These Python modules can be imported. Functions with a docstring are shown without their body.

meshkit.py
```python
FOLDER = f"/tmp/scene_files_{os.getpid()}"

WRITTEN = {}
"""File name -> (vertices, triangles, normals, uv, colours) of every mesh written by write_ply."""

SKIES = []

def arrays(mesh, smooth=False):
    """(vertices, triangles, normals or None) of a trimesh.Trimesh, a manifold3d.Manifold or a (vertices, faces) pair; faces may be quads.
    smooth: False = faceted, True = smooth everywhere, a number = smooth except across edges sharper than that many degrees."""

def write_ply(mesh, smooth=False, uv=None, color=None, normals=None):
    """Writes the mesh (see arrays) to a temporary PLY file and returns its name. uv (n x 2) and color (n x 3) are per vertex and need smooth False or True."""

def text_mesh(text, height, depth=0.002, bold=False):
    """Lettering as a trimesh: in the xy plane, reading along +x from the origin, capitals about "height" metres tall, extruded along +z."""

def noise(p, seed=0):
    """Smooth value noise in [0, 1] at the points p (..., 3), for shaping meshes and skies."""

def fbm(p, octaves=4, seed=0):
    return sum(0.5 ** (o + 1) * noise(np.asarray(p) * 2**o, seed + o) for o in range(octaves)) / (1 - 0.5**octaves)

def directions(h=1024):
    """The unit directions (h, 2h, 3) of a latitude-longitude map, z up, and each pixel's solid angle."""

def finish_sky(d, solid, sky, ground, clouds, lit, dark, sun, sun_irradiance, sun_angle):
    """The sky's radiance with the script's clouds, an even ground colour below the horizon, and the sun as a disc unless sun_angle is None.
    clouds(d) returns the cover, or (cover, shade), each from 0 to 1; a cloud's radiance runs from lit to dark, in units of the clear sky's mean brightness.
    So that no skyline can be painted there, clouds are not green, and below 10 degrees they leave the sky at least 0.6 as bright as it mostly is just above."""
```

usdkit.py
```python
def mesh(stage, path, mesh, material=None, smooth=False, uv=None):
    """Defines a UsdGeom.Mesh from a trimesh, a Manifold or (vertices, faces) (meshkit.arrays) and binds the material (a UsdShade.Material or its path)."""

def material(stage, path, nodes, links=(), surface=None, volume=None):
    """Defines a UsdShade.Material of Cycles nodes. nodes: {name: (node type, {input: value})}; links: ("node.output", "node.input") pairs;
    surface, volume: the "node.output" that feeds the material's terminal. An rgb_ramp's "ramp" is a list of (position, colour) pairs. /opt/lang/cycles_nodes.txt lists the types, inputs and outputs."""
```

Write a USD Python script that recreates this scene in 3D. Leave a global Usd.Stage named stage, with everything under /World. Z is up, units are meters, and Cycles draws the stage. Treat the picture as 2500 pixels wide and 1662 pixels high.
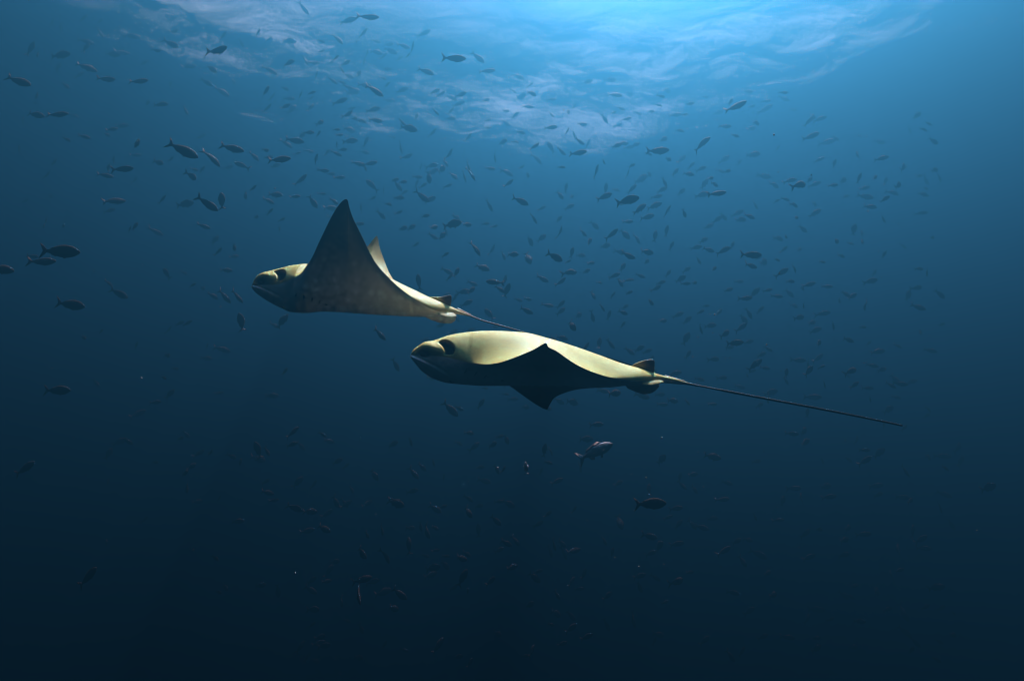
import math, random
import numpy as np, trimesh, usdkit
from meshkit import fbm, noise
from scipy.interpolate import PchipInterpolator
from scipy.spatial import cKDTree
from pxr import Usd, UsdGeom, UsdLux, UsdShade, Gf, Sdf, Vt

random.seed(7)
rng = np.random.default_rng(7)
stage = Usd.Stage.CreateInMemory()
UsdGeom.SetStageUpAxis(stage, 'Z'); UsdGeom.SetStageMetersPerUnit(stage, 1.0)
UsdGeom.Xform.Define(stage, '/World')
LOOKS = '/World/Looks/'

# ---------------------------------------------------------------- camera, sky, sun, exposure
DEPTH, PITCH, TANX = 7.0, 16.5, 0.85            # metres under water, degrees up, tangent of half the horizontal angle
EXPOSURE = 4.40
SUN_EL, SUN_AZ, SUN_I, SUN_COL = 71.0, 31.0, 1.0, (1.0, 0.90, 0.66)
SKY = 0.05
TANY = TANX * 680 / 1024
cam = UsdGeom.Camera.Define(stage, '/World/camera')
cam.CreateHorizontalApertureAttr(36.0); cam.CreateVerticalApertureAttr(36.0 * 680 / 1024); cam.CreateFocalLengthAttr(18 / TANX)
cam.CreateExposureAttr(EXPOSURE); cam.CreateClippingRangeAttr(Gf.Vec2f(0.05, 5000))
cam.AddTranslateOp().Set(Gf.Vec3d(0, 0, -DEPTH)); cam.AddRotateXOp().Set(90 + PITCH)
EYE = np.array([0, 0, -DEPTH])
_p = math.radians(PITCH)
RIGHT, UP, FWD = np.array([1.0, 0, 0]), np.array([0, -math.sin(_p), math.cos(_p)]), np.array([0, math.cos(_p), math.sin(_p)])

az, el = math.radians(SUN_AZ), math.radians(SUN_EL)
sun_dir = Gf.Vec3d(math.sin(az) * math.cos(el), math.cos(az) * math.cos(el), math.sin(el))
sun = UsdLux.DistantLight.Define(stage, '/World/sun')
sun.CreateIntensityAttr(SUN_I); sun.CreateAngleAttr(0.5); sun.CreateNormalizeAttr(True); sun.CreateColorAttr(Gf.Vec3f(*SUN_COL))
sun.AddOrientOp(UsdGeom.XformOp.PrecisionDouble).Set(Gf.Quatd(Gf.Rotation(Gf.Vec3d(0, 0, 1), sun_dir).GetQuat()))
dome = UsdLux.DomeLight.Define(stage, '/World/sky')
sky_mat = usdkit.material(stage, LOOKS + 'sky', {        # a hazy sky: a bank of white cloud with a thinner grey veil above it
    's': ('sky_texture', dict(sky_type='single_scattering', sun_disc=False, sun_elevation=el, sun_rotation=az)),
    'tc': ('texture_coordinate', {}), 'n': ('noise_texture', dict(scale=2.2, detail=5.0, roughness=0.55)),
    'r': ('rgb_ramp', dict(ramp=[(0.30, (0.75, 0.75, 0.75)), (0.55, (0.97, 0.97, 0.97))])),
    'x': ('separate_xyz', {}), 'w': ('math', dict(math_type='multiply_add', value2=0.10, value3=-0.05)), 'z': ('math', dict(math_type='add')),
    'k': ('map_range', dict(range_type='smoothstep', from_min=0.71, from_max=0.63, to_min=0.0, to_max=1.0)),
    'v': ('mix', dict(mix_type='mix', color1=(1.5, 1.0, 0.7), color2=(6.5, 6.4, 4.8))), 'c': ('mix', dict(mix_type='mix')),
    'b': ('background_shader', dict(strength=SKY))},
    [('tc.generated', 'n.vector'), ('n.fac', 'r.fac'), ('n.fac', 'w.value1'), ('tc.generated', 'x.vector'), ('x.z', 'z.value1'), ('w.value', 'z.value2'), ('z.value', 'k.value'), ('k.result', 'v.fac'),
     ('r.color', 'c.fac'), ('s.color', 'c.color1'), ('v.color', 'c.color2'), ('c.color', 'b.color')], surface='b.background')
UsdShade.MaterialBindingAPI.Apply(dome.GetPrim()).Bind(sky_mat)


# ---------------------------------------------------------------- helpers
def tag(prim, label=None, category=None, group=None, kind=None):
    prim = prim.GetPrim() if hasattr(prim, 'GetPrim') else prim
    for k, v in (('label', label), ('category', category), ('group', group), ('kind', kind)):
        if v: prim.SetCustomDataByKey(k, v)
    return prim

taken = {}
def numbered(path):
    n = taken.get(path, 0); taken[path] = n + 1
    return path if n == 0 else f'{path}_{n:03d}'

def at(px, py, d):
    """The point seen at a pixel of the 2500 x 1662 photograph at depth d along the camera's axis, in camera axes (right, up, forward)."""
    return np.array([(px / 1250 - 1) * TANX * d, (1 - py / 831) * TANY * d, d])

def world(c):
    c = np.asarray(c, float)
    return EYE + c[..., :1] * RIGHT + c[..., 1:2] * UP + c[..., 2:3] * FWD

def place(prim, origin, X, Y, Z, scale=1.0):
    m = np.eye(4); m[0, :3], m[1, :3], m[2, :3], m[3, :3] = np.array(X) * scale, np.array(Y) * scale, np.array(Z) * scale, origin
    xf = UsdGeom.Xformable(prim); xf.ClearXformOpOrder()
    xf.AddTransformOp().Set(Gf.Matrix4d(*m.ravel().tolist()))

def smooth01(x, a, b):
    t = np.clip((np.asarray(x, float) - a) / (b - a), 0, 1)
    return t * t * (3 - 2 * t)

def put(path, v, f, mat, smooth=True, colors=None):
    m = usdkit.mesh(stage, path, (v, f), mat, smooth=smooth)
    if colors is not None:
        UsdGeom.PrimvarsAPI(m).CreatePrimvar('skin', Sdf.ValueTypeNames.Color3fArray, 'vertex').Set(Vt.Vec3fArray.FromNumpy(np.asarray(colors, np.float32)))
    return m

def grid_faces(n, m):
    """Triangles of a closed tube of n rings of m points, with end caps made of fans about the first points."""
    i, j = np.meshgrid(np.arange(n - 1), np.arange(m), indexing='ij')
    a, b, c, d = i * m + j, i * m + (j + 1) % m, (i + 1) * m + (j + 1) % m, (i + 1) * m + j
    f = np.concatenate([np.stack([a, d, c], -1).reshape(-1, 3), np.stack([a, c, b], -1).reshape(-1, 3)])
    k = np.arange(1, m - 1)
    cap0 = np.stack([0 * k, k, k + 1], -1); base = (n - 1) * m
    cap1 = np.stack([base + 0 * k, base + k + 1, base + k], -1)
    return np.concatenate([f, cap0, cap1])

def tube(points, radii, sides=8):
    p = np.asarray(points, float); r = np.broadcast_to(radii, (len(p),))
    t = np.gradient(p, axis=0); t /= np.linalg.norm(t, axis=1, keepdims=True) + 1e-12
    ref = np.where(np.abs(t[:, 2:]) < 0.9, [0, 0, 1.0], [0, 1.0, 0])
    a = np.cross(t, ref); a /= np.linalg.norm(a, axis=1, keepdims=True); b = np.cross(t, a)
    w = np.arange(sides) * 2 * np.pi / sides
    v = p[:, None] + r[:, None, None] * (np.cos(w)[None, :, None] * a[:, None] + np.sin(w)[None, :, None] * b[:, None])
    m = trimesh.Trimesh(v.reshape(-1, 3), grid_faces(len(p), sides), process=False); m.fix_normals()
    return np.array(m.vertices), np.array(m.faces)


# ---------------------------------------------------------------- the sea
SCAT, ABSO, ANISO = np.array([0.0145, 0.108, 0.226]), np.array([0.228, 0.152, 0.012]), 0.944
dens = float((SCAT + ABSO).max()) * 1.6
vcol = SCAT / dens
vabs = np.clip(1 - ABSO / (dens * (1 - vcol)), 0, 1) ** 2
haze_mat = usdkit.material(stage, LOOKS + 'haze', {'v': ('principled_volume', dict(color=tuple(vcol), density=dens, anisotropy=ANISO, absorption_color=tuple(vabs)))}, [], volume='v.volume')
box = trimesh.creation.box([170, 170, 61.6]); box.apply_translation([0, 0, -30])
tag(usdkit.mesh(stage, '/World/haze', box, haze_mat), 'hazy blue sea water fading to black with depth', kind='stuff')

n = 360
g = np.sign(np.linspace(-1, 1, n)) * np.abs(np.linspace(-1, 1, n)) ** 2.2 * 70
X, Y = np.meshgrid(g, g); Y = Y + 8
Z = 0.20 * (fbm(np.stack([X * 0.16, Y * 0.22, 0 * X], -1), 2, 3) - 0.5) * 2 + 0.03 * (fbm(np.stack([X * 0.8, Y * 1.1, 0 * X + 5], -1), 2, 9) - 0.5) * 2
Z -= 0.22 * np.exp(-((X - 1.3) / 2.2) ** 2) * np.exp(-((Y - 10.4) / 1.5) ** 2)       # the trough of a swell, through whose flank the sky shows
idx = np.arange(n * n).reshape(n, n)
F = np.stack([idx[:-1, :-1], idx[:-1, 1:], idx[1:, 1:], idx[1:, :-1]], -1).reshape(-1, 4)
surf_mat = usdkit.material(stage, LOOKS + 'water_surface', {
    'g': ('geometry', {}), 'mp': ('mapping', dict(scale=(1.0, 1.5, 1.0))), 'n': ('noise_texture', dict(scale=1.1, detail=3.0, roughness=0.45, distortion=0.4)), 'bu': ('bump', dict(strength=1.0, distance=0.04)),
    'd': ('vector_math', dict(math_type='dot_product')), 'ab': ('math', dict(math_type='absolute')),
    'fr': ('map_range', dict(range_type='smoothstep', from_min=0.60, from_max=0.84, to_min=0.0, to_max=0.97)),   # light passes within 48 degrees of the upright and is thrown back beyond
    't': ('transparent_bsdf', {}), 'gl': ('glossy_bsdf', dict(roughness=0.12, color=(1, 1, 1))), 'mx': ('mix_closure', {})},
    [('g.position', 'mp.vector'), ('mp.vector', 'n.vector'), ('n.fac', 'bu.height'), ('bu.normal', 'd.vector1'), ('g.incoming', 'd.vector2'), ('d.value', 'ab.value1'), ('ab.value', 'fr.value'),
     ('fr.result', 'mx.fac'), ('gl.BSDF', 'mx.closure1'), ('t.BSDF', 'mx.closure2'), ('bu.normal', 'gl.normal')], surface='mx.closure')
tag(put('/World/water_surface', np.stack([X, Y, Z], -1).reshape(-1, 3), F, surf_mat), 'rippled sea surface glowing from below', kind='structure')

# ---------------------------------------------------------------- skins
def skin(name, rough=0.6, spec=0.08, streak=0.12, scale=(14, 60, 60), fleck=0.0):
    """Skin coloured by the mesh's own tones, with soft streaks along the body and, on the back only, small pale and dark flecks."""
    return usdkit.material(stage, LOOKS + name, {
        'a': ('attribute', dict(attribute='skin')), 'tc': ('texture_coordinate', {}), 'mp': ('mapping', dict(scale=scale)), 'mq': ('mapping', dict(scale=tuple(q * 2.6 for q in scale))),
        'n': ('noise_texture', dict(scale=1.0, detail=5.0, roughness=0.65)), 'r': ('rgb_ramp', dict(ramp=[(0.3, (1 - streak * 2,) * 3), (0.52, (1, 1, 1)), (0.72, (1, 1, 1))])),
        'n2': ('noise_texture', dict(scale=1.0, detail=3.0, roughness=0.6)), 'r2': ('rgb_ramp', dict(ramp=[(0.30, (1 - 2.4 * fleck,) * 3), (0.40, (1, 1, 1)), (0.60, (1, 1, 1)), (0.70, (1 + 1.2 * fleck,) * 3)])),
        'x': ('separate_xyz', {}), 'up': ('map_range', dict(range_type='smoothstep', from_min=0.0, from_max=0.35, to_min=0.0, to_max=1.0)),
        'm': ('mix', dict(mix_type='multiply')), 'm2': ('mix', dict(mix_type='multiply')), 'b': ('bump', dict(strength=0.012, distance=0.003)),
        'p': ('principled_bsdf', dict(roughness=rough, specular_ior_level=spec))},
        [('tc.object', 'mp.vector'), ('mp.vector', 'n.vector'), ('n.fac', 'r.fac'), ('tc.object', 'mq.vector'), ('mq.vector', 'n2.vector'), ('n2.fac', 'r2.fac'), ('tc.normal', 'x.vector'), ('x.z', 'up.value'),
         ('up.result', 'm.fac'), ('up.result', 'm2.fac'), ('a.color', 'm.color1'), ('r.color', 'm.color2'), ('m.color', 'm2.color1'), ('r2.color', 'm2.color2'), ('m2.color', 'p.base_color'), ('n.fac', 'b.height'), ('b.normal', 'p.normal')], surface='p.BSDF')

def plain(name, color, rough=0.5, spec=0.3):
    return usdkit.material(stage, LOOKS + name, {'p': ('principled_bsdf', dict(base_color=color, roughness=rough, specular_ior_level=spec))}, [], surface='p.BSDF')

RAY_SKIN = skin('ray_skin', 0.55, 0.08, 0.10, (24, 110, 110), 0.14)
EYE_DARK = plain('eye_dark', (0.008, 0.008, 0.01), 0.2, 0.5)
SLIT_DARK = plain('slit_dark', (0.012, 0.013, 0.013), 0.8, 0.1)
SCRATCH = plain('scratch', (0.55, 0.52, 0.46), 0.6)
LIP_PALE = plain('lip_pale', (0.72, 0.74, 0.74), 0.45)
SPINE_PALE = plain('spine_pale', (0.75, 0.72, 0.62), 0.5)


# ---------------------------------------------------------------- the eagle rays
def build_ray(label, d0, nose, tail, top, bottom, middle, near, far, fin, pelvic_near, pelvic_far, spine, gills, pores, power, scratches=()):
    phi = math.atan2((nose[1] - tail[1]), (tail[0] - nose[0]))          # the body's slope in the picture
    o = at(*nose, d0)
    ax, az_ = np.array([-math.cos(phi), -math.sin(phi), 0]), np.array([-math.sin(phi), math.cos(phi), 0])
    ay = np.array([0, 0, -1.0])
    def loc(px, py, y=0.0):
        c = at(px, py, d0 - y) - o
        return np.array([-(c @ ax), y, c @ az_])                       # s (backwards), y (towards the ray's left), z
    def curve(rows):
        q = np.array([loc(*r) for r in rows]); q = q[np.argsort(q[:, 0])]
        keep = np.concatenate([[True], np.diff(q[:, 0]) > 1e-4]); q = q[keep]
        return PchipInterpolator(q[:, 0], q[:, 2], extrapolate=True), PchipInterpolator(q[:, 0], q[:, 1], extrapolate=True), q
    zt, _, qt = curve(top); zb, _, qb = curve(bottom); zm, _, _ = curve(middle)
    zn, yn, qn = curve(near); zf, yf, qf = curve(far)
    s_end = max(qt[:, 0].max(), 0)
    sn, sf = qn[np.argmax(qn[:, 1]), 0], qf[np.argmin(qf[:, 1]), 0]
    tb = loc(*tail)[0]
    S = np.unique(np.round(np.concatenate([np.array([0.0006, 0.0015, 0.003, 0.005, 0.0075, 0.01]), np.arange(0.013, 0.17, 0.0025), np.arange(0.17, tb, 0.006), np.arange(tb, s_end, 0.012), [s_end],
                                            sn + np.linspace(-0.012, 0.012, 11), sf + np.linspace(-0.012, 0.012, 11)]), 5))
    S = S[(S > 0) & (S <= s_end)]
    M = 144
    th = np.arange(M) * 2 * np.pi / M
    cu, su = np.cos(th), np.sin(th)
    P = np.zeros((len(S), M, 3)); info = np.zeros((len(S), M, 3))
    nose_r = lambda s: np.sqrt(np.clip(1 - (1 - np.clip(s / 0.03, 0, 1)) ** 2, 0, 1))
    for i, s in enumerate(S):
        k = nose_r(s)
        zc = float(zm(s)); tt, bb = max(float(zt(s)) - zc, 0.001), max(zc - float(zb(s)), 0.001)
        ye, ze = np.where(cu >= 0, max(float(yn(s)), 0.002), -min(float(yf(s)), -0.002)), np.where(cu >= 0, float(zn(s)), float(zf(s)))
        ye = np.where(s < 0.03, np.maximum(ye * (0.25 + 0.75 * k), 0.002), ye)
        u = np.abs(cu)
        y = u * ye
        dz = ze - zc
        zmid = zc + dz * u ** power
        slope = dz * power * np.maximum(u, 1e-4) ** (power - 1) / ye
        nl = np.sqrt(1 + slope ** 2)
        G = 1 / (1 + (y / 0.135) ** 3.2)
        tw = np.minimum(0.0055, 0.3 * ye) * (1 - 0.55 * u)
        h = np.where(su >= 0, tt, bb) * G + tw * (1 - G)
        roof = smooth01(ye, 0.052, 0.125)
        t = h * np.sign(su) * np.where(su > 0, (1 - roof) * np.abs(su) ** 0.92 + roof * (1 - u ** 1.7), np.abs(su) ** 0.92)
        yy = y - t * slope / nl * np.where(ye > 0.1, 1, 0)
        zz = zmid + t * np.where(ye > 0.1, 1 / nl, 1)
        P[i] = np.stack([np.full(M, s), np.where(cu >= 0, yy, -yy), zz], -1)
        info[i] = np.stack([su, y, ye], -1)
    P0 = P.copy()
    # modelling of the head: brow, eye socket, spiracle, mouth, in the body's own measures, the same on both sides
    gs = np.gradient(P, axis=0); gt = (np.roll(P, -1, 1) - np.roll(P, 1, 1))
    N = np.cross(gt, gs); N /= np.linalg.norm(N, axis=2, keepdims=True) + 1e-12
    out = np.sign((N * np.stack([0 * info[..., 0], P[..., 1], P[..., 2] - zm(S)[:, None]], -1)).sum(-1, keepdims=True)); N *= np.where(np.median(out) < 0, -1, 1)
    s_, z_ = P0[..., 0], P0[..., 2] - zm(S)[:, None]
    side = np.abs(P0[..., 1])
    def blob(cs, cz, rs, rz, ang=0.0):
        a, b = s_ - cs, z_ - cz
        c, d = math.cos(ang), math.sin(ang)
        return ((a * c + b * d) / rs) ** 2 + ((-a * d + b * c) / rz) ** 2
    lat = smooth01(side, 0.012, 0.028)
    brow = np.exp(-blob(0.066, 0.024, 0.034, 0.016, -0.25)) * lat
    socket = np.exp(-blob(0.046, 0.004, 0.022, 0.011, -0.15) ** 1.5) * lat
    spir_d = blob(0.116, 0.030, 0.030, 0.021, -0.35)
    bite = blob(0.086, 0.019, 0.031, 0.022, -0.55)
    spir = (1 - smooth01(spir_d, 0.75, 1.1)) * smooth01(bite, 0.9, 1.2) * lat
    mouth = np.interp(s_, [0, 0.03, 0.07, 0.127, 0.16], [-0.001, -0.011, -0.027, -0.052, -0.07])
    dm = z_ - mouth
    fade = (1 - smooth01(s_, 0.10, 0.15))
    lower = (1 - smooth01(dm, -0.003, 0.002)) * np.exp(-np.clip(-dm, 0, 1) / 0.03) * fade
    groove = np.exp(-((dm - 0.003) / 0.0035) ** 2) * fade * smooth01(s_, 0.004, 0.02)
    disp = 0.012 * brow - 0.010 * socket - 0.022 * spir + 0.004 * lower - 0.004 * groove
    P = P + N * disp[..., None]
    # colour: golden back, pale belly, dark under the wings
    su, y, ye = info[..., 0], info[..., 1], info[..., 2]
    s2 = P0[..., 0]
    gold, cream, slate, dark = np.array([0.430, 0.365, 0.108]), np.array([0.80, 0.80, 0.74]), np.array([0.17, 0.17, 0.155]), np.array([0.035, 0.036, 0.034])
    nz = fbm(P0 * np.array([9, 30, 30]), 4, 5)
    back = np.broadcast_to(gold, P.shape) * (0.93 + 0.14 * nz[..., None])
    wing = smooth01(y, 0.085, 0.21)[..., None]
    outer_shade = smooth01(y, 0.13, 0.30)[..., None] * smooth01(ye, 0.15, 0.28)[..., None]
    back = back * (1 - outer_shade) + outer_shade * np.array([0.085, 0.066, 0.040])  # shade of the raised outer wing painted into the back's colour
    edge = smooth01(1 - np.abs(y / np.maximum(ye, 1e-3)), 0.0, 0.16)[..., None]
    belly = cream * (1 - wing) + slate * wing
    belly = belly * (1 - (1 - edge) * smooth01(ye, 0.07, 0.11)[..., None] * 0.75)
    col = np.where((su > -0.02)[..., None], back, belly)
    under_head = (1 - smooth01(s2, 0.07, 0.13))[..., None]
    cheek = ((1 - smooth01(z_, -0.004, 0.006)) * (1 - smooth01(s2, 0.075, 0.11)))[..., None]
    col = np.where((su > -0.02)[..., None], col * (1 - cheek * 0.75) + cheek * 0.75 * np.array([0.10, 0.10, 0.09]), col)
    sock_shade = np.clip(socket * 1.5, 0, 1)[..., None] * smooth01(side, 0.02, 0.03)[..., None]
    col = col * (1 - sock_shade) + sock_shade * np.array([0.02, 0.02, 0.02])  # socket blackened to stand for the shadow beneath the brow
    sp = np.clip(spir * 3.5, 0, 1)[..., None]
    col = col * (1 - sp) + sp * np.array([0.005, 0.005, 0.005])  # hollow painted black so its inside stays dark where sun reaches it
    tl = smooth01(s2, tb - 0.005, tb + 0.075)[..., None]
    col = col * (1 - tl) + tl * np.array([0.009, 0.009, 0.010])
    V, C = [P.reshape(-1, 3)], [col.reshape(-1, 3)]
    Fs = [grid_faces(len(S), M)]
    # fins: closed plates about their centre, thin at the rim
    def plate(rim, thick, colors):
        q = np.array([loc(*r) for r in rim]); k = np.arange(len(q))
        fine = np.linspace(0, len(q), 64, endpoint=False)
        ext = np.vstack([q, q[:1]]); q = np.stack([np.interp(fine, np.arange(len(ext)), ext[:, a]) for a in range(3)], 1)
        for _ in range(1): q = 0.5 * q + 0.25 * (np.roll(q, 1, 0) + np.roll(q, -1, 0))
        c = q.mean(0); nn = np.linalg.svd(q - c)[2][2]
        rings, m = [0.0, 0.3, 0.6, 0.85, 0.97, 1.0], len(q)
        vs, fs, cs = [], [], []
        for sgn in (1, -1):
            b = len(vs)
            for r in rings:
                vs.extend(c + (q - c) * max(r, 0.02) + nn * sgn * thick * math.sqrt(max(1 - r * r, 0.0)))
            for a in range(len(rings) - 1):
                for j in range(m):
                    e = [b + a * m + j, b + a * m + (j + 1) % m, b + (a + 1) * m + (j + 1) % m, b + (a + 1) * m + j]
                    fs += [[e[0], e[1], e[2]], [e[0], e[2], e[3]]]
        mesh = trimesh.Trimesh(np.array(vs), np.array(fs), process=False); mesh.merge_vertices(digits_vertex=6); mesh.fix_normals()
        if mesh.volume < 0: mesh.invert()
        return np.array(mesh.vertices), np.array(mesh.faces)
    fv, ff = plate(fin, 0.008, None)
    sx = loc(*fin[0])[0]; ex = max(loc(*r)[0] for r in fin)
    fz = fv[:, 2] - np.array([float(zt(x)) for x in fv[:, 0]])
    dk = (smooth01((fv[:, 0] - sx) / (ex - sx) + fz / 0.09, 0.5, 1.0))[:, None]
    V.append(fv); Fs.append(ff); C.append(gold * 0.8 * (1 - dk) + dk * np.array([0.06, 0.06, 0.05]))
    for rim in (pelvic_near, pelvic_far):
        fv, ff = plate(rim, 0.005, None)
        fm = trimesh.Trimesh(fv, ff, process=False)
        upw = smooth01(fm.vertex_normals[:, 2], -0.2, 0.2)[:, None]
        V.append(fv); Fs.append(ff); C.append(gold * 0.55 * upw + cream * 0.6 * (1 - upw))
    def flip(v): return np.asarray(v) * np.array([-1.0, 1, 1])
    off = 0; allF = []
    for v, f in zip(V, Fs): allF.append(f + off); off += len(v)
    Vall, Fall, Call = flip(np.vstack(V)), np.vstack(allF), np.vstack(C)
    parts = [trimesh.Trimesh(flip(v), f, process=False) for v, f in zip(V, Fs)]
    for p_ in parts:
        if p_.volume < 0: p_.invert()
    try:
        import manifold3d as m3
        u_ = None
        for p_ in parts:
            mm = m3.Manifold(m3.Mesh(vert_properties=np.asarray(p_.vertices, np.float32), tri_verts=np.asarray(p_.faces, np.uint32)))
            if mm.status() != m3.Error.NoError: raise ValueError(str(mm.status()))
            u_ = mm if u_ is None else u_ + mm
        mesh = u_.to_mesh(); Vu, Fu = np.asarray(mesh.vert_properties[:, :3], float), np.asarray(mesh.tri_verts)
        Call = Call[cKDTree(Vall).query(Vu)[1]]; Vall, Fall = Vu, Fu
    except Exception as e:
        print('union', e); Fall = np.vstack([p_.faces + a for p_, a in zip(parts, np.cumsum([0] + [len(p_.vertices) for p_ in parts]))])
    path = numbered('/World/eagle_ray')
    root = UsdGeom.Xform.Define(stage, path)
    tag(root, label, 'ray', 'eagle rays gliding side by side')
    R = np.stack([RIGHT, UP, FWD])
    cs_ = loc(*nose) * 0 + np.array([0.35, 0, 0])
    base = flip(cs_)
    wx, wy, wz = ax @ R, ay @ R, az_ @ R
    place(root, world(o) + base[0] * wx, wx, wy, wz)
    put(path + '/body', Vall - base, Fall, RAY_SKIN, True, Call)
    def child(name, v, f, mat, lab=None):
        q = put(numbered(path + '/' + name), np.asarray(v) - base, f, mat, True)
        if lab: tag(q, lab)
        return q
    # surface point of the body at (s, z) on a side
    surf = P.reshape(-1, 3); nrm = N.reshape(-1, 3)
    def on(s, z, sgn, lift=0.0):
        zc = float(zm(s)); mask = np.sign(surf[:, 1]) == sgn
        c = np.abs(surf[:, 0] - s) * 1.0 + np.abs(surf[:, 2] - zc - z) + np.where(mask, 0, 9)
        a = np.argsort(c)[:4]
        return surf[a].mean(0) + nrm[a].mean(0) * lift
    for sgn in (1, -1):
        e = trimesh.creation.icosphere(3, 1.0); e.apply_scale([0.0135, 0.007, 0.0095])
        e.apply_translation(flip(on(0.046, 0.003, sgn, -0.001)))
        child('eye', e.vertices, e.faces, EYE_DARK)
    zz = np.linspace(0.004, 0.105, 26)
    lipz = np.interp(zz, [0, 0.03, 0.07, 0.127], [-0.003, -0.0135, -0.0295, -0.0545])
    lip = [on(s, z, -1, 0.0004) for s, z in zip(zz[::-1], lipz[::-1])] + [on(s, z, 1, 0.0004) for s, z in zip(zz, lipz)]
    lip = np.array(lip)
    for _ in range(3): lip[1:-1] = 0.5 * lip[1:-1] + 0.25 * (lip[2:] + lip[:-2])
    rr = np.concatenate([np.linspace(0.0006, 0.0036, 26), np.linspace(0.0036, 0.0006, 26)])
    v, f = tube(flip(lip), rr); child('lip', v, f, LIP_PALE)
    # gill slits and pores on the near underside, draped on the skin
    vis = surf.copy()
    camc = np.array([(c_ := o + surf[:, 0:1] * -ax + surf[:, 1:2] * ay + surf[:, 2:3] * az_)])[0]
    pix = np.stack([(camc[:, 0] / camc[:, 2] / TANX + 1) * 1250, (1 - camc[:, 1] / camc[:, 2] / TANY) * 831], 1)
    facing = (info[..., 0].reshape(-1) < 0) & (P0.reshape(-1, 3)[:, 1] > 0)
    tree = cKDTree(pix[facing]); fp, fn_ = surf[facing], nrm[facing]
    def drape(px, py, lift):
        dd, ii = tree.query([px, py], k=5); w = 1 / (dd + 0.3); w /= w.sum()
        return (fp[ii] * w[:, None]).sum(0) + fn_[ii].mean(0) * lift
    for (x0, y0, x1, y1, x2, y2, r) in gills:
        t = np.linspace(0, 1, 9)[:, None]
        pp = (1 - t) ** 2 * [x0, y0] + 2 * t * (1 - t) * np.array([x1, y1]) + t ** 2 * [x2, y2]
        v, f = tube(flip([drape(*q, 0.0) for q in pp]), r * np.sin(np.linspace(0.12, np.pi - 0.12, 9)) + 0.0003, 6)
        child('gill_slit', v, f, SLIT_DARK)
    for (x0, y0, r) in pores:
        e = trimesh.creation.icosphere(2, 1.0); e.apply_scale([r * 1.5, r * 0.6, r]); e.apply_translation(flip(drape(x0, y0, 0)))
        child('pore', e.vertices, e.faces, SLIT_DARK)
    for (x0, y0, x1, y1) in scratches:
        t = np.linspace(0, 1, 6)[:, None]
        v, f = tube(flip([drape(*q, 0.0002) for q in np.array([x0, y0]) * (1 - t) + np.array([x1, y1]) * t]), 0.0016 * np.sin(np.linspace(0.2, np.pi - 0.2, 6)) + 0.0002, 6)
        child('scratch', v, f, SCRATCH)
    a, b = loc(*spine[0]), loc(*spine[1])
    t = np.linspace(0, 1, 8)[:, None]
    v, f = tube(flip(a + (b - a) * t), np.linspace(0.0028, 0.0008, 8)); child('tail_spine', v, f, SPINE_PALE)
    return root


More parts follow.
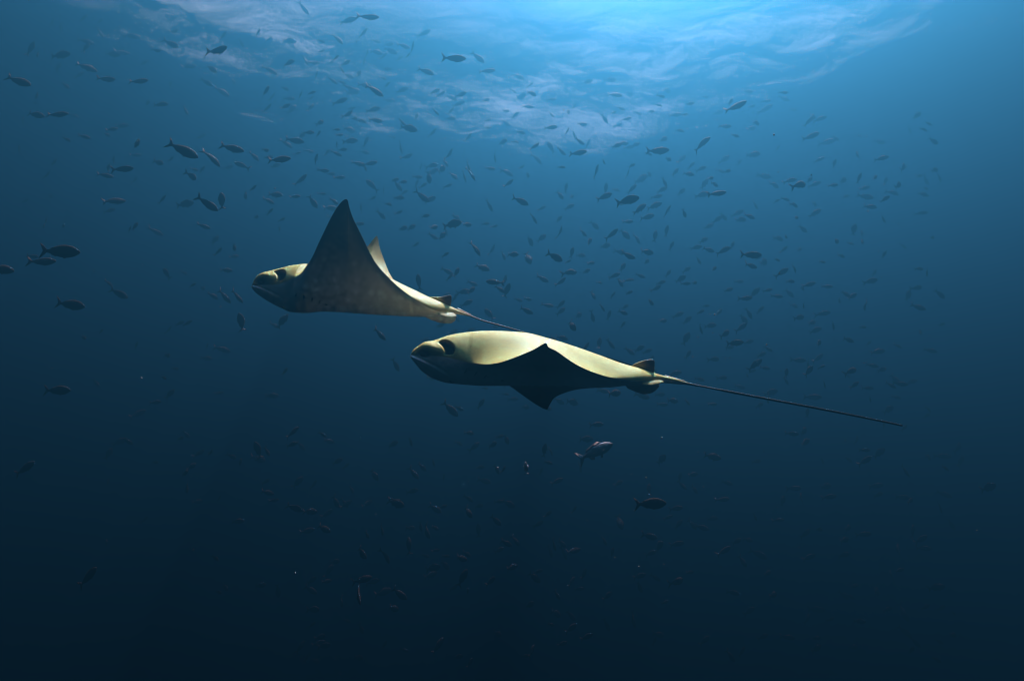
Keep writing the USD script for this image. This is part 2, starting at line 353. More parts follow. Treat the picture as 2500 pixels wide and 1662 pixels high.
build_ray('larger eagle ray in front, wings spread level, long whip tail stretching right', 1.95, (1004, 866), (1640, 927),
    top=[(1004, 864), (1007, 857), (1014, 849.5), (1036, 837), (1065, 829), (1097, 818), (1138, 811), (1182, 807.5), (1230, 808), (1278, 811), (1341, 826), (1405, 846), (1469, 868.5), (1526, 889), (1560, 898), (1597, 910), (1622, 917.5), (1643, 922), (1670, 931), (1800, 957), (1900, 976), (2051, 1004.8), (2205, 1037)],
    bottom=[(1004, 869), (1008, 876), (1014, 884), (1033, 907), (1065, 926), (1103, 936), (1151, 940), (1243, 941), (1340, 941), (1437, 942), (1500, 942), (1529, 941), (1560, 940), (1590, 937), (1622, 935), (1643, 937), (1670, 939), (1800, 963), (1900, 981.7), (2051, 1010.2), (2205, 1041.6)],
    middle=[(1004, 866), (1040, 866), (1077, 868), (1120, 874), (1180, 880), (1250, 887), (1350, 899), (1450, 913), (1530, 924), (1577, 928), (1622, 927), (1645, 930), (1670, 935), (1800, 960), (1900, 978.8), (2051, 1007.5), (2205, 1039)],
    near=[(1004, 866, 0.030), (1012, 866, 0.040), (1022, 866, 0.047), (1040, 866, 0.056), (1060, 867, 0.063), (1077, 868, 0.07), (1119, 877, 0.085), (1151, 885.5, 0.11), (1182, 889, 0.15), (1214, 886, 0.19), (1246, 876.5, 0.24), (1278, 864, 0.30), (1303, 853, 0.35), (1325.6, 840, 0.405), (1331, 837.5, 0.422),
          (1334, 838, 0.424), (1338, 846, 0.405), (1357, 856, 0.355), (1380, 872, 0.30), (1411, 892, 0.22), (1453, 910, 0.155), (1500, 923, 0.105), (1548, 928.5, 0.075), (1577, 930, 0.055), (1600, 927, 0.03), (1622, 926.5, 0.014), (1645, 930, 0.010), (1670, 935, 0.0065), (1800, 960, 0.0044), (2205, 1039, 0.0036)],
    far=[(1004, 866, -0.030), (1012, 866, -0.040), (1022, 866, -0.047), (1040, 866, -0.056), (1060, 867, -0.063), (1077, 868, -0.07), (1119, 880, -0.085), (1160, 897, -0.115), (1205, 919, -0.17), (1243, 941, -0.23), (1278, 966, -0.31), (1310, 988, -0.38), (1329, 998, -0.415), (1336, 1000, -0.42),
         (1341, 990, -0.40), (1351, 973.5, -0.34), (1373, 961, -0.27), (1405, 951, -0.20), (1437, 946, -0.14), (1500, 940, -0.09), (1548, 932, -0.07), (1577, 930, -0.055), (1600, 927, -0.03), (1622, 926.5, -0.014), (1645, 930, -0.010), (1670, 935, -0.0065), (1800, 960, -0.0044), (2205, 1039, -0.0036)],
    fin=[(1540, 897), (1547, 888.5), (1561, 883), (1575, 878.5), (1588.5, 876.5), (1595, 877.5), (1598.5, 883), (1598, 897), (1598, 912), (1590, 916), (1565, 908)],
    pelvic_near=[(1540, 924, 0.03), (1575, 921, 0.02), (1612, 926, 0.008), (1622, 932.5, 0.03), (1606, 937, 0.05), (1591, 941, 0.06), (1573, 939.5, 0.065), (1556, 931, 0.05)],
    pelvic_far=[(1525, 938, -0.02), (1570, 932, -0.02), (1604, 932, -0.01), (1611, 942, -0.06), (1601, 953, -0.08), (1590, 959.5, -0.085), (1571, 962.5, -0.08), (1553, 957, -0.06), (1532, 948, -0.04)],
    spine=((1624, 917.5), (1673, 930)),
    gills=[(1139, 897, 1141, 903, 1133, 912, 0.0022), (1165, 905, 1164, 911, 1158, 917, 0.0016), (1188, 915, 1187, 918, 1181, 922, 0.0013), (1096, 929, 1102, 931, 1107, 936, 0.003)],
    pores=[(1227, 929, 0.004)], power=1.7, scratches=[(1284, 868, 1292, 879)])

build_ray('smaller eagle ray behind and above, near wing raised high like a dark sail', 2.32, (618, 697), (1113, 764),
    top=[(617.5, 695.5), (619, 688), (621, 683), (637, 668), (659, 661.5), (685, 655), (713, 648), (750, 643.5), (800, 641), (850, 645), (900, 657), (949, 676), (977, 691), (1019, 711), (1047, 724.5), (1075, 736), (1099, 747), (1116, 755), (1148, 768.5), (1178, 780.5), (1222, 792.8), (1270, 806.5), (1330, 825.5), (1400, 848), (1500, 878), (1570, 899)],
    bottom=[(617.5, 698.5), (621, 706), (628, 714), (653, 733), (685, 750.5), (713, 762), (745, 764), (783, 760.6), (818, 761.6), (898, 767), (987, 772), (1025, 773.5), (1050, 772.5), (1080, 770), (1100, 768), (1113, 767), (1133, 769.5), (1148, 773.3), (1178, 784.3), (1222, 796.8), (1270, 810), (1330, 828.5), (1400, 850.5), (1500, 880.5), (1570, 901)],
    middle=[(618, 697), (650, 694), (680, 693), (720, 696), (750, 700), (850, 712), (950, 727), (1025, 745), (1075, 756), (1113, 761), (1133, 765.5), (1148, 771), (1178, 782.4), (1222, 794.8), (1270, 808.3), (1330, 827), (1400, 849.3), (1500, 879.3), (1570, 900)],
    near=[(618, 697, 0.030), (624, 696, 0.04), (632, 695, 0.047), (645, 694, 0.056), (660, 693.5, 0.063), (675, 693, 0.07), (707, 682, 0.09), (732.6, 669, 0.11), (750, 647, 0.135), (764.4, 623, 0.155), (777, 595, 0.18), (790, 568, 0.20), (809, 529.5, 0.235), (825, 503, 0.26), (838, 489, 0.277), (845, 486, 0.284), (849.5, 490, 0.284),
          (852, 502.5, 0.275), (860, 528, 0.255), (876, 561, 0.23), (898, 606, 0.195), (917, 641, 0.165), (945.6, 674, 0.135), (977.5, 704, 0.115), (1025, 738, 0.09), (1057, 755, 0.07), (1075, 760, 0.055), (1090, 762, 0.035), (1113, 761, 0.014), (1133, 765.5, 0.010), (1148, 771, 0.0075), (1178, 782.4, 0.0045), (1270, 808, 0.0035), (1570, 900, 0.0028)],
    far=[(618, 697, -0.030), (624, 696, -0.04), (632, 695, -0.047), (645, 694, -0.056), (660, 693.5, -0.063), (675, 693, -0.07), (720, 684, -0.085), (770, 666, -0.11), (820, 645, -0.145), (860, 625, -0.18), (897, 602, -0.215), (907.5, 589, -0.228), (917, 577.5, -0.238), (920, 575.5, -0.24), (923, 583.5, -0.236), (926.6, 602.6, -0.22), (939, 637.6, -0.185), (952, 669, -0.15), (975, 700, -0.115), (1025, 740, -0.08), (1057, 755, -0.065), (1075, 759, -0.055),
         (1090, 762, -0.035), (1113, 761, -0.014), (1133, 765.5, -0.010), (1148, 771, -0.0075), (1178, 782.4, -0.0045), (1270, 808, -0.0035), (1570, 900, -0.0028)],
    fin=[(1042, 731), (1050, 724), (1073, 724.5), (1089, 722), (1098, 719.5), (1102.5, 723), (1102.5, 733), (1100, 748), (1092, 752), (1068, 742)],
    pelvic_near=[(1045, 754, 0.03), (1075, 754, 0.02), (1105, 760, 0.008), (1116, 771.5, 0.03), (1104, 774.5, 0.05), (1090, 774, 0.06), (1074, 768.5, 0.065), (1060, 762, 0.05)],
    pelvic_far=[(1030, 770, -0.01), (1070, 764, -0.02), (1108, 763, -0.01), (1114, 775, -0.05), (1111, 783, -0.07), (1101, 789.5, -0.08), (1085, 789.5, -0.08), (1067, 786, -0.06), (1050, 779.5, -0.03)],
    spine=((1117, 753), (1150, 768)),
    gills=[(723, 714, 724, 720, 719, 727, 0.0026), (740, 719, 745, 723, 740, 731, 0.0028), (763, 726, 763, 730, 760, 736, 0.002), (782, 733, 780, 737, 778, 741, 0.0012), (686, 746, 697, 752, 707, 761, 0.004), (664, 732, 669, 735, 673, 738, 0.002)],
    pores=[(797, 743, 0.0035)], power=1.75)


# ---------------------------------------------------------------- the reef fish
FISH_SKIN = skin('fish_skin', 0.7, 0.03, 0.1, (12, 40, 40))
PALE_SKIN = skin('pale_fish_skin', 0.45, 0.3, 0.08, (12, 40, 40))

def fish_mesh(bend=0.0, raised=1.0, deep=1.0, pale=False):
    """A fish one unit long, nose at x = +0.5, back up, curved sideways by bend; returns vertices, faces and colours of one closed body with its fins."""
    xs = np.array([0.0, 0.02, 0.06, 0.12, 0.22, 0.34, 0.48, 0.62, 0.74, 0.82, 0.87])
    ht = np.array([0.010, 0.034, 0.062, 0.092, 0.125, 0.140, 0.132, 0.100, 0.062, 0.038, 0.034]) * deep
    hb = np.array([0.008, 0.028, 0.052, 0.080, 0.112, 0.126, 0.118, 0.088, 0.054, 0.036, 0.034]) * deep
    wd = np.array([0.007, 0.022, 0.038, 0.052, 0.066, 0.070, 0.062, 0.044, 0.026, 0.014, 0.008])
    S = np.concatenate([[0.0, 0.004, 0.01], np.linspace(0.02, 0.87, 30)])
    T_, B_, W_ = (PchipInterpolator(xs, q)(S) for q in (ht, hb, wd))
    m = 16; th = np.arange(m) * 2 * np.pi / m
    z = np.where(np.sin(th)[None] >= 0, T_[:, None], B_[:, None]) * np.sin(th)[None]
    v = np.stack([np.repeat(0.5 - S[:, None], m, 1), W_[:, None] * np.cos(th)[None] * (1 - 0.15 * np.abs(np.sin(th)[None])), z], -1).reshape(-1, 3)
    fs = [grid_faces(len(S), m)]; vs = [v]; shade = [np.clip(0.5 + v[:, 2] * 4, 0, 1)]
    def fin(outline, thick=0.006, y0=0.0, tilt=0.0):
        q = np.array(outline, float); c = q.mean(0); k = len(q)
        pts = np.concatenate([np.column_stack([q[:, 0], 0 * q[:, 0] , q[:, 1]]), [[c[0], thick, c[1]], [c[0], -thick, c[1]]]])
        pts[:, 1] += y0 + tilt * np.abs(pts[:, 2] - q[0, 1])
        f = [[j, (j + 1) % k, k] for j in range(k)] + [[(j + 1) % k, j, k + 1] for j in range(k)]
        vs.append(pts); fs.append(np.array(f)); shade.append(np.full(len(pts), 0.05))
    d = deep
    fin([(-0.345, 0.034), (-0.39, 0.085), (-0.46, 0.160), (-0.55, 0.225), (-0.50, 0.115), (-0.455, 0.025), (-0.445, 0.0), (-0.455, -0.025), (-0.50, -0.115), (-0.545, -0.220), (-0.46, -0.155), (-0.39, -0.082), (-0.345, -0.034)], 0.006)
    fin([(0.24, 0.115 * d), (0.20, 0.115 * d + 0.045 * raised), (0.12, 0.13 * d + 0.055 * raised), (0.0, 0.125 * d + 0.042 * raised), (-0.12, 0.095 * d + 0.040 * raised), (-0.23, 0.06 * d + 0.050 * raised), (-0.27, 0.05 * d + 0.018), (-0.22, 0.055 * d), (-0.10, 0.09 * d), (0.05, 0.12 * d)])
    fin([(-0.08, -0.09 * d), (-0.12, -0.09 * d - 0.055 * raised), (-0.20, -0.06 * d - 0.055 * raised), (-0.25, -0.045 * d - 0.02), (-0.20, -0.05 * d)])
    fin([(0.16, -0.105 * d), (0.11, -0.12 * d - 0.055 * raised), (0.05, -0.12 * d - 0.045 * raised), (0.08, -0.11 * d)], 0.005, 0.02, 0.15)
    for sgn in (1, -1):
        q = np.array([[0.24, 0.058 * sgn, -0.025], [0.16, 0.10 * sgn, -0.05], [0.09, 0.115 * sgn, -0.085], [0.11, 0.085 * sgn, -0.09], [0.20, 0.06 * sgn, -0.05]])
        c = q.mean(0); pts = np.vstack([q, c + [0, 0.004, 0.003], c - [0, 0.004, 0.003]])
        vs.append(pts); fs.append(np.array([[j, (j + 1) % 5, 5] for j in range(5)] + [[(j + 1) % 5, j, 6] for j in range(5)])); shade.append(np.full(7, 0.2))
    off = np.cumsum([0] + [len(a) for a in vs]); V = np.vstack(vs); Fc = np.vstack([f + o for f, o in zip(fs, off)])
    sh = np.concatenate(shade)[:, None]; x = V[:, 0]
    V = V.copy(); V[:, 1] += bend * (np.clip(0.18 - x, 0, 1) ** 1.6) * 0.9
    if pale:
        col = (1 - sh) * np.array([0.14, 0.165, 0.18]) + sh * np.array([0.055, 0.07, 0.08])
        top = (V[:, 2] > 0.125 * deep)[:, None]; col = np.where(top, np.array([0.04, 0.04, 0.05]), col)
    else:
        col = (1 - sh) * np.array([0.020, 0.019, 0.020]) + sh * np.array([0.030, 0.024, 0.024])
        col = np.where((np.abs(x + 0.46) < 0.11)[:, None] & (np.abs(V[:, 2]) > 0.05)[:, None], np.array([0.035, 0.022, 0.021]), col)
    return V, Fc, col

KINDS = [(0.0, 0.5, 1.3), (0.32, 0.7, 1.3), (-0.32, 0.6, 1.3), (0.15, 1.2, 1.5), (-0.18, 0.3, 1.15), (0.55, 0.5, 1.3), (-0.55, 0.5, 1.25)]
first = {}
def eyes(root, bend, deep):
    for sgn in (1, -1):
        e = trimesh.creation.icosphere(1, 1.0); e.apply_scale([0.016, 0.007, 0.016]); e.apply_translation([0.395, 0.047 * sgn, 0.022 * deep])
        put(numbered(root + '/eye'), e.vertices, e.faces, EYE_DARK)

def fish(c, heading, roll_up, length, kind, label, group=None, category='fish', name='reef_fish'):
    path = numbered('/World/' + name)
    X = heading / np.linalg.norm(heading); Y = np.cross(roll_up, X); Y /= np.linalg.norm(Y); Zv = np.cross(X, Y)
    x = UsdGeom.Xform.Define(stage, path)
    if kind in first:
        x.GetPrim().GetReferences().AddInternalReference(first[kind]); x.GetPrim().SetInstanceable(True)
    else:
        b, r, d = KINDS[kind] if kind != 'pale' else (0.1, 1.5, 1.1)
        v, f, col = fish_mesh(b, r, d, kind == 'pale')
        put(path + '/body', v, f, PALE_SKIN if kind == 'pale' else FISH_SKIN, 40 if False else True, col)
        eyes(path, b, d); first[kind] = x.GetPath()
    place(x, world(c), X, Y, Zv, length)
    tag(x, label, category, group)

def swim(px, py, length_px, angle, label, group=None, yaw=None, kind=None, near=None, name='reef_fish'):
    """A fish seen at a pixel, its visible length and its heading in the picture; it may point towards or away from the viewer by yaw degrees."""
    yaw = rng.uniform(-45, 45) if yaw is None else yaw
    real = 0.18 * rng.uniform(0.9, 1.12)
    d = real * math.cos(math.radians(yaw)) * 1470 / length_px if near is None else near
    vz = FWD[2] + (1 - py / 831) * TANY * UP[2]
    lim = 8.2 if vz <= 0.02 else min(8.2, 0.86 * DEPTH / vz)
    d = float(np.clip(d, 2.75, lim))
    real = length_px * d / 1470 / math.cos(math.radians(yaw))
    a, y = math.radians(angle), math.radians(yaw)
    h = math.cos(a) * math.cos(y) * RIGHT + math.sin(a) * math.cos(y) * UP + math.sin(y) * FWD
    up = np.array([0, 0, 1.0]) + rng.normal(0, 0.12, 3)
    if abs(h[2]) > 0.85: up = up * 0.4 + (-RIGHT if h[2] > 0 else RIGHT) * (1 if math.cos(a) >= 0 else -1)
    kind = int(rng.integers(0, len(KINDS))) if kind is None else kind
    fish(at(px, py, d), h, up, real, kind, label, group, name=name)

NAMED = [
    (447, 367, 74, -26, 'largest reef fish of the upper left, dark forked tail raised, nosing down', 10, 0),
    (567, 362, 57, -14, 'reddish reef fish just right of the largest fish in the upper left', 5, 0),
    (590, 403, 42, 158, 'reef fish facing left below the two big upper left fish', 10, 4),
    (541, 490, 46, 104, 'dark reef fish seen from behind, standing head up left of the upper ray wing', 20, 0),
    (452, 498, 42, 10, 'reef fish swimming right, left of the dark head up fish', 5, 3),
    (507, 498, 60, -34, 'faint long reef fish crossing behind the dark head up fish', 0, 4),
    (300, 413, 48, 8, 'slim reef fish alone below and left of the largest upper left fish', 10, 4),
    (276, 132, 36, -5, 'short dark reef fish, upper of two at the upper left', 5, 3),
    (339, 198, 47, 4, 'dark reef fish, lower right of two at the upper left', 0, 0),
    (261, 194, 42, 0, 'blurred reef fish directly left of a darker one at the upper left', 0, 2),
    (148, 134, 46, 9, 'dark reef fish with another fish hanging below it, far upper left', 5, 3),
    (141, 165, 26, 80, 'small reef fish head up under the dark one, far upper left', 20, 1),
    (46, 198, 62, -20, 'large dim reef fish at the left edge near the top', 0, 0),
    (87, 279, 46, -17, 'dim reef fish, left one of a pair in line at the left', 0, 1),
    (141, 279, 52, 3, 'dim reef fish, right one of a pair in line at the left', 0, 0),
    (298, 307, 30, 5, 'small dark reef fish alone above the slim one at the left', 10, 3),
    (683, 389, 55, 5, 'pinkish reef fish swimming right above the upper ray head', 0, 0),
    (673, 475, 36, -8, 'compact dark reef fish with raised fin left of the upper ray wing tip', 0, 3),
    (735, 440, 40, 52, 'reef fish climbing steeply left of the upper ray wing tip', 10, 2),
    (720, 343, 46, -10, 'right one of two reef fish overlapping above the upper ray', 0, 0),
    (699, 350, 32, -38, 'left one of two reef fish overlapping above the upper ray', 20, 1),
    (855, 344, 38, 5, 'dark reef fish above the upper ray wing tip', 5, 3),
    (904, 399, 36, 10, 'dark reef fish right above the upper ray wing tip', 0, 0),
    (830, 247, 40, 20, 'reef fish swimming up right, high above the upper ray wing', 0, 0),
    (955, 124, 34, -25, 'reef fish diving right under the streak of light at the top', 0, 0),
    (936, 138, 26, 45, 'small reef fish climbing beside the diving one at the top', 0, 4),
    (899, 42, 55, 0, 'long blurred reef fish, right one of two along the top edge', 0, 4),
    (851, 49, 44, 12, 'blurred reef fish, left one of two along the top edge', 0, 3),
    (742, 21, 38, -50, 'reef fish diving steeply from the top edge left of centre', 0, 4),
    (825, 94, 36, -50, 'reef fish diving steeply below the top edge left of centre', 0, 1),
    (1035, 81, 38, 25, 'reef fish rising right against the bright streak at the top', 0, 0),
    (1109, 143, 58, 0, 'long slim reef fish left of the sunlit patch', 0, 4),
    (1167, 140, 40, -40, 'reef fish diving towards the sunlit patch', 0, 0),
    (1190, 173, 40, 5, 'reef fish at the left rim of the sunlit patch', 0, 0),
    (1040, 173, 44, -25, 'dark reef fish diving, left of the long slim fish', 0, 1),
    (1266, 187, 32, -25, 'reef fish inside the sunlit patch at its left end', 0, 0),
    (1294, 208, 22, 40, 'tiny reef fish climbing at the lower left of the sunlit patch', 0, 4),
    (1435, 199, 26, 12, 'dark little reef fish in the middle of the sunlit patch', 0, 3),
    (1490, 195, 30, 0, 'pale little reef fish, rightmost in the sunlit patch', 0, 3),
    (1503, 231, 35, -10, 'reef fish with a tall back fin just below the sunlit patch', 0, 3),
    (1289, 260, 30, -10, 'reef fish below the left end of the sunlit patch', 0, 3),
    (1649, 281, 33, 8, 'lone reef fish to the right below the sunlit patch', 0, 4),
    (1345, 360, 32, 118, 'dark reef fish pointing head up below the sunlit patch', 10, 0),
    (1105, 547, 46, 12, 'dark round reef fish right of the upper ray far wing tip', 0, 3),
    (1162, 607, 40, -60, 'reef fish plunging head down right of the upper ray', 10, 1),
    (1238, 709, 38, 70, 'reef fish standing head up above the front ray back', 10, 2),
    (1208, 689, 44, 175, 'reef fish facing left above the front ray back', 0, 0),
    (1022, 688, 40, 100, 'slender dark reef fish head up above the upper ray tail fin', 15, 4),
    (1194, 767, 34, 130, 'round reef fish just above the upper ray tail', 10, 3),
    (590, 787, 50, 112, 'dark reef fish head up below the upper ray snout', 10, 5),
    (690, 783, 38, 60, 'small dark reef fish with splayed fins under the upper ray belly', 25, 3),
    (148, 614, 90, -2, 'biggest reef fish at the left edge, reddish back and pale tail', 5, 0),
    (104, 639, 66, 2, 'dim reef fish tucked below the biggest one at the left edge', 0, 4),
    (2, 657, 66, -10, 'dim reef fish cut by the left edge of the picture', 0, 0),
    (173, 744, 70, -9, 'dark reef fish with forked tail in the lower left half', 0, 0),
    (291, 717, 46, -28, 'reef fish with pale sunlit back right of the dark forked tail one', 5, 0),
    (141, 953, 64, 0, 'dark reef fish alone low at the left', 0, 0),
    (406, 667, 34, 130, 'faint pale reef fish left of the upper ray snout', 20, 4),
    (715, 1055, 40, 42, 'dark reef fish climbing right in the deep water below the rays', 0, 0),
    (630, 1098, 44, 118, 'dim reef fish head up in the deep water left of the climbing one', 10, 1),
    (1100, 999, 50, -44, 'reddish reef fish diving under the front ray belly', 0, 0),
    (1676, 826, 34, 60, 'dark round reef fish right of the front ray back fin', 10, 3),
    (1533, 489, 58, 14, 'dark long reef fish in the right of centre school', 0, 0),
    (1476, 480, 40, 22, 'reef fish in the centre right with another standing on its back', 0, 0),
    (1479, 461, 30, 82, 'reef fish standing head up behind the back of another, centre right', 0, 4),
    (1750, 473, 48, 10, 'long dim reef fish touching another, right of centre', 0, 4),
    (1589, 1230, 76, 2, 'large dim reef fish in the deep water lower right of centre', 0, 0),
    (62, 1143, 56, 34, 'black reef fish climbing in the dark lower left', 0, 0),
    (215, 1408, 62, 48, 'black reef fish climbing in the darkest bottom left corner', 0, 0),
]
for px, py, ln, an, lab, yw, kd in NAMED:
    swim(px, py, ln, an, lab, None, yw, kd)
swim(1455, 1102, 92, 22, 'pale grey fish with dark back fin and white belly fin under the front ray tail', None, 12, 'pale', 4.3, name='pale_fish')
swim(1284, 1142, 28, 95, 'slim pale fish standing upright left of the pale grey fish', None, 30, 'pale', 4.8, name='pale_fish')

PLACES = [  # first that holds: x0, x1, y0, y1 in the photograph, where that is in words
    (0, 420, 0, 330, 'in the dim upper left corner'), (420, 640, 0, 330, 'high above the largest upper left fish'), (0, 640, 330, 640, 'around the two big upper left fish'), (0, 640, 640, 1040, 'left of the upper ray snout'),
    (640, 860, 0, 330, 'at the top left of centre'), (860, 1240, 0, 230, 'left of the sunlit patch'), (860, 1060, 230, 400, 'high over the upper ray far wing'), (1060, 1240, 230, 400, 'below and left of the sunlit patch'),
    (640, 960, 330, 640, 'close around the upper ray wing tip'), (960, 1240, 400, 560, 'up right of the upper ray wings'), (960, 1240, 560, 830, 'over the upper ray tail'), (640, 1060, 640, 1040, 'under the upper ray belly'),
    (1240, 1640, 0, 420, 'just below the sunlit patch'), (1240, 1480, 420, 580, 'in the middle of the school at centre right'), (1480, 1860, 420, 580, 'in the right of the school at centre right'), (1640, 2500, 0, 420, 'to the right below the sunlit patch'),
    (1240, 1480, 580, 830, 'above the front ray back'), (1480, 1700, 580, 830, 'above the front ray back fin'), (1700, 1900, 580, 1040, 'above the front ray whip tail'), (1060, 1700, 830, 1040, 'close under or over the front ray rear'),
    (1900, 2500, 420, 700, 'at the far right above the whip tail'), (1900, 2500, 700, 1040, 'at the far right around the whip tail tip'),
    (0, 800, 1040, 1700, 'in the dark deep water lower left'), (800, 1060, 1040, 1330, 'in the deep water below the upper ray'), (800, 1060, 1330, 1700, 'near the bottom left of centre'), (1060, 1400, 1040, 1330, 'in the deep water below the front ray'),
    (1060, 1400, 1330, 1700, 'near the bottom centre'), (1400, 1700, 1040, 1330, 'in the deep water under the front ray tail fin'), (1400, 1700, 1330, 1700, 'near the bottom right of centre'), (1700, 2500, 1040, 1700, 'in the deep water under the whip tail'),
]
def heading_words(an):
    an = (an + 180) % 360 - 180
    if an > 105: return 'head up leaning left'
    if an < -105: return 'diving left'
    for lo, hi, w in ((65, 105, 'standing head up'), (35, 65, 'climbing steeply right'), (14, 35, 'rising right'), (-14, 14, 'swimming level right'), (-38, -14, 'slanting down right'), (-65, -38, 'diving right'), (-106, -65, 'standing head down')):
        if lo <= an <= hi: return w
    return 'swimming'
def small_label(px, py, ln, an):
    place_ = next((w for x0, x1, y0, y1, w in PLACES if x0 <= px <= x1 and y0 <= py <= y1), 'in the school')
    size = 'tiny' if ln < 25 else 'small' if ln < 33 else 'middling' if ln < 41 else 'larger'
    return f'{size} fish {heading_words(an)} {place_}', f'reef fish {place_}'

SMALL = [  # pixel, visible length, heading
    (212,164,42,-20),(244,79,25,-60),(419,108,42,-25),(516,166,38,-40),(505,201,34,-30),(519,385,40,-60),(388,397,36,-20),(470,431,36,-35),(491,415,30,25),(332,351,38,0),(544,88,30,15),(533,124,55,5),(357,252,28,0),(392,254,38,0),(590,106,22,-60),(279,491,36,15),(76,120,40,70),
    (1007,118,28,70),(763,154,32,20),(703,152,38,0),(982,219,32,20),(915,221,38,-20),(892,208,34,0),(759,263,28,70),(706,240,26,0),(911,267,38,5),(1120,253,32,25),(1100,272,22,50),(1187,244,22,35),(999,313,38,-5),(1017,286,22,80),(1056,325,30,50),(1144,336,26,55),(893,346,28,60),(798,373,22,60),(908,452,38,140),(971,454,32,-50),(1031,481,42,-35),(1093,454,24,20),(1107,429,28,-45),(1151,424,35,-60),(1134,431,30,-75),(1047,433,34,-80),(994,383,30,20),(1056,403,30,15),(1088,397,22,-60),(1195,502,30,-60),(764,493,38,-55),(932,526,28,-45),(648,222,32,10),(652,265,32,30),(660,171,30,-25),
    (1347,242,24,0),(1345,311,32,0),(1420,304,28,8),(1476,290,28,-60),(1529,291,28,15),(1412,373,40,0),(1522,350,30,20),(1550,353,25,5),(1607,369,50,0),(1713,350,40,30),(1368,477,26,-60),(1382,459,25,80),(1271,491,42,-20),(1303,533,28,-50),(1617,463,28,25),(1603,480,26,5),(1598,502,34,15),(1561,510,32,30),(1628,516,28,60),(1715,475,35,10),(1688,403,22,40),(1533,424,20,80),(1649,420,26,50),(1713,411,26,20),(1826,224,30,10),(1797,261,50,25),(1384,322,20,60),(1402,325,20,-80),(1272,323,24,10),(1257,345,22,-20),
    (1294,589,28,-60),(1368,568,30,80),(1494,572,34,40),(1526,572,32,-50),(1600,575,28,75),(1437,591,28,45),(1639,600,24,60),(1289,630,34,-70),(1356,628,38,-35),(1533,625,40,-15),(1520,653,28,55),(1579,616,38,0),(1393,664,34,5),(1324,681,34,-20),(1370,688,28,40),(1766,611,34,20),(1833,623,50,0),(1833,649,38,-10),(1536,683,26,0),(1632,667,22,50),(1662,681,26,30),(1603,704,22,35),(1448,720,24,-70),(1496,720,20,50),(1337,746,30,-10),(1285,759,36,-20),(1395,794,32,-55),(1446,773,28,-75),(1487,769,24,70),(1617,784,28,10),(1794,837,34,5),(1561,851,25,30),(1745,877,28,0),(1649,911,28,10),(1843,890,40,40),(1501,960,36,0),(1617,988,28,0),(1739,987,28,0),(1458,1036,34,0),(1057,577,28,-35),(1092,663,32,-20),(1133,712,30,10),(1178,653,38,-25),(927,816,36,-50),(966,891,35,-60),
    (548,724,34,-60),(579,724,32,-60),(438,789,25,20),(2040,590,30,15),(2127,686,36,12),(1990,520,30,30),(2009,765,34,8),(2071,830,34,-15),(1998,838,28,20),(2144,858,34,8),(1910,664,36,30),(1953,775,30,10),(2240,703,30,8),(2110,460,28,20),(2060,440,26,30),(2000,390,26,25),(1985,285,26,15),(1930,440,34,10),(1955,450,40,15),(1940,500,26,-10),(2250,520,26,0),(2180,470,30,-25),(2080,905,34,15),(1975,905,36,40),(1950,880,26,0),(2170,1000,30,30),(1965,1080,34,20),
    (914,1160,30,-50),(1010,1155,36,-50),(1030,1140,28,-40),(968,1229,40,-30),(1062,1242,36,-25),(1040,1297,34,-50),(998,1331,34,100),(882,1350,40,-60),(943,1357,34,-55),(1057,1387,40,20),(1130,1410,42,60),(874,1448,44,-60),(758,1440,36,-40),(975,1450,44,-30),(960,1485,30,-45),(1125,1363,34,-30),(1144,1217,26,-30),(1142,1250,30,-40),(1220,1224,24,0),(1211,1271,34,-45),(1168,1295,34,95),(845,1231,30,30),(841,1228,28,-50),(720,1240,40,-30),(790,1290,40,-20),(886,1415,40,5),(910,1420,34,15),(1400,1345,38,10),(1352,1330,34,-70),(1475,1320,30,-60),(1513,1275,30,-75),(1588,1310,40,-20),(1653,1328,36,10),(1655,1280,30,50),(1690,1280,32,-50),(1632,1263,24,30),(1590,1350,30,20),(1768,1345,36,40),(1765,1220,28,20),(1828,1318,26,-20),(1560,1432,34,-60),(1600,1410,26,-30),(1655,1420,34,0),(1395,1420,26,40),(1415,1438,24,10),(1305,1410,32,-30),(1260,1320,30,-60),(1315,1280,28,30),(1360,1175,34,20),(1665,1185,28,-40),(1510,1180,24,20),(1615,1122,30,60),(1585,1195,26,80),(1740,1115,36,-10),(1900,1270,26,15),(2210,1150,34,-55),(1975,1360,34,25),(2060,1355,24,40),(2415,1190,44,15),(1940,1192,34,0),(1912,1222,24,60),
]
used_px = [(a, b) for a, b, *_ in NAMED + SMALL]
for px, py, ln, an in SMALL:
    swim(px, py, ln, an, *small_label(px, py, ln, an))
def scatter(k, x0, x1, y0, y1, lo, hi, gap=22):
    out = []
    while len(out) < k:
        px, py = rng.uniform(x0, x1), rng.uniform(y0, y1)
        if min((px - a) ** 2 + (py - b) ** 2 for a, b in used_px) < gap ** 2: continue
        used_px.append((px, py)); out.append((px, py, rng.uniform(lo, hi), rng.choice([rng.normal(10, 25), rng.uniform(-80, 80)])))
    return out
more = scatter(14, 1250, 1850, 560, 1000, 22, 32) + scatter(max(0, 300 - len(NAMED) - 2 - len(SMALL) - 14), 1850, 2250, 300, 1000, 22, 34)
for px, py, ln, an in more:
    swim(px, py, ln, an, *small_label(px, py, ln, an))

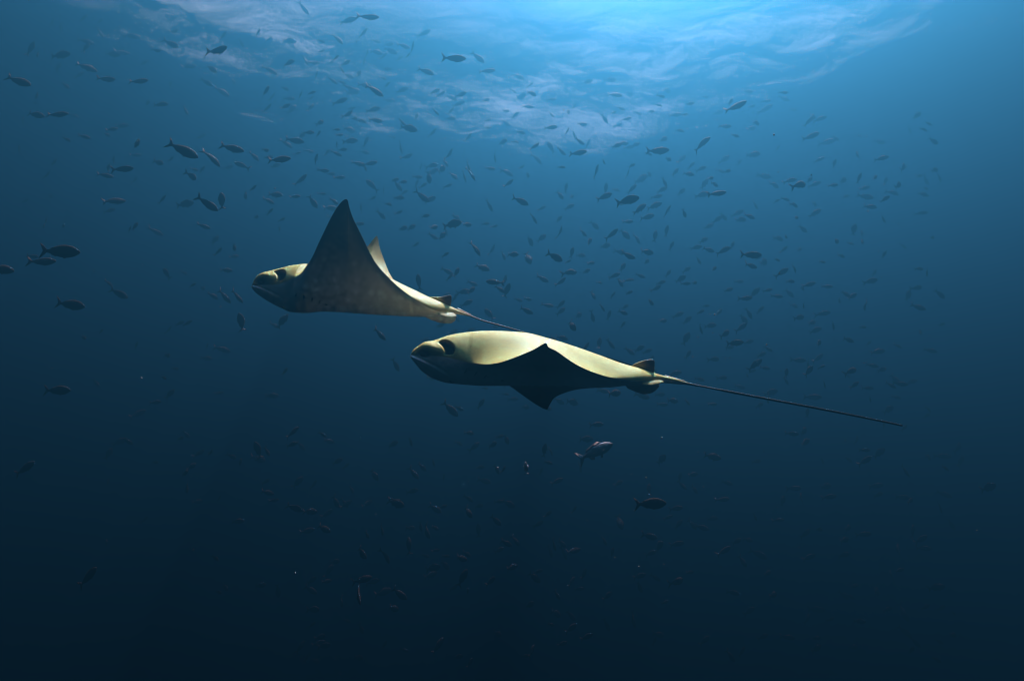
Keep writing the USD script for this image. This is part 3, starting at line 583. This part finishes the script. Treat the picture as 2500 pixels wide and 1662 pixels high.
# the rest of the schools: too many and too faint to pick apart
rest = scatter(260, 1010, 1950, 220, 1000, 16, 30, 15) + scatter(90, 620, 1010, 60, 560, 16, 30, 15) + scatter(90, 1950, 2300, 280, 1050, 16, 30, 15) + scatter(190, 650, 2350, 1050, 1620, 18, 34, 15) + scatter(60, 40, 620, 40, 640, 16, 30, 15) + scatter(50, 200, 700, 650, 1450, 16, 30, 15)
pi = UsdGeom.PointInstancer.Define(stage, '/World/distant_fish')
tag(pi, 'countless faint specks of far fish lost in the blue', kind='stuff')
protos = []
for k in range(4):
    v, f, col = fish_mesh(*KINDS[k]); p_ = f'/World/distant_fish/fish_{k + 1:03d}' if k else '/World/distant_fish/fish'
    put(p_, v, f, FISH_SKIN, True, col); protos.append(Sdf.Path(p_))
pi.CreatePrototypesRel().SetTargets(protos)
pos, ori, scl, ids = [], [], [], []
for px, py, ln, an in rest:
    yaw = rng.uniform(-50, 50); d = rng.uniform(6.5, 9.5)
    vz = FWD[2] + (1 - py / 831) * TANY * UP[2]
    if vz > 0.02: d = min(d, 0.88 * DEPTH / vz)
    a, y = math.radians(an), math.radians(yaw)
    h = math.cos(a) * math.cos(y) * RIGHT + math.sin(a) * math.cos(y) * UP + math.sin(y) * FWD
    Y = np.cross([0, 0, 1.0], h); Y /= np.linalg.norm(Y); Zv = np.cross(h, Y)
    q = Gf.Matrix4d(*h, 0, *Y, 0, *Zv, 0, 0, 0, 0, 1).ExtractRotationQuat()
    pos.append(Gf.Vec3f(*world(at(px, py, d)).tolist())); ori.append(Gf.Quath(q.GetReal(), *q.GetImaginary())); s_ = ln * d / 1470 / math.cos(y); scl.append(Gf.Vec3f(s_, s_, s_)); ids.append(int(rng.integers(0, 4)))
pi.CreatePositionsAttr(pos); pi.CreateOrientationsAttr(ori); pi.CreateScalesAttr(scl); pi.CreateProtoIndicesAttr(ids)

# ---------------------------------------------------------------- drifting specks
sv, sf, o_ = [], [], 0
for _ in range(150):
    d = rng.uniform(0.7, 5.0); px, py = rng.normal(1250, 650), rng.normal(800, 420)
    if not (0 < px < 2500 and 0 < py < 1662) or (560 < px < 1680 and 460 < py < 1020): continue
    b = trimesh.creation.icosphere(1, 1.0); r = rng.choice([0.0007, 0.001, 0.0014]) * (0.6 + 0.4 * d)
    v = np.array(b.vertices) * r * rng.uniform(0.6, 1.3, 3) + world(at(px, py, d)); sv.append(v); sf.append(np.array(b.faces) + o_); o_ += len(v)
tag(put('/World/drifting_specks', np.vstack(sv), np.vstack(sf), plain('speck', (0.30, 0.33, 0.34), 0.6)), 'pale specks of plankton drifting in the water', kind='stuff')
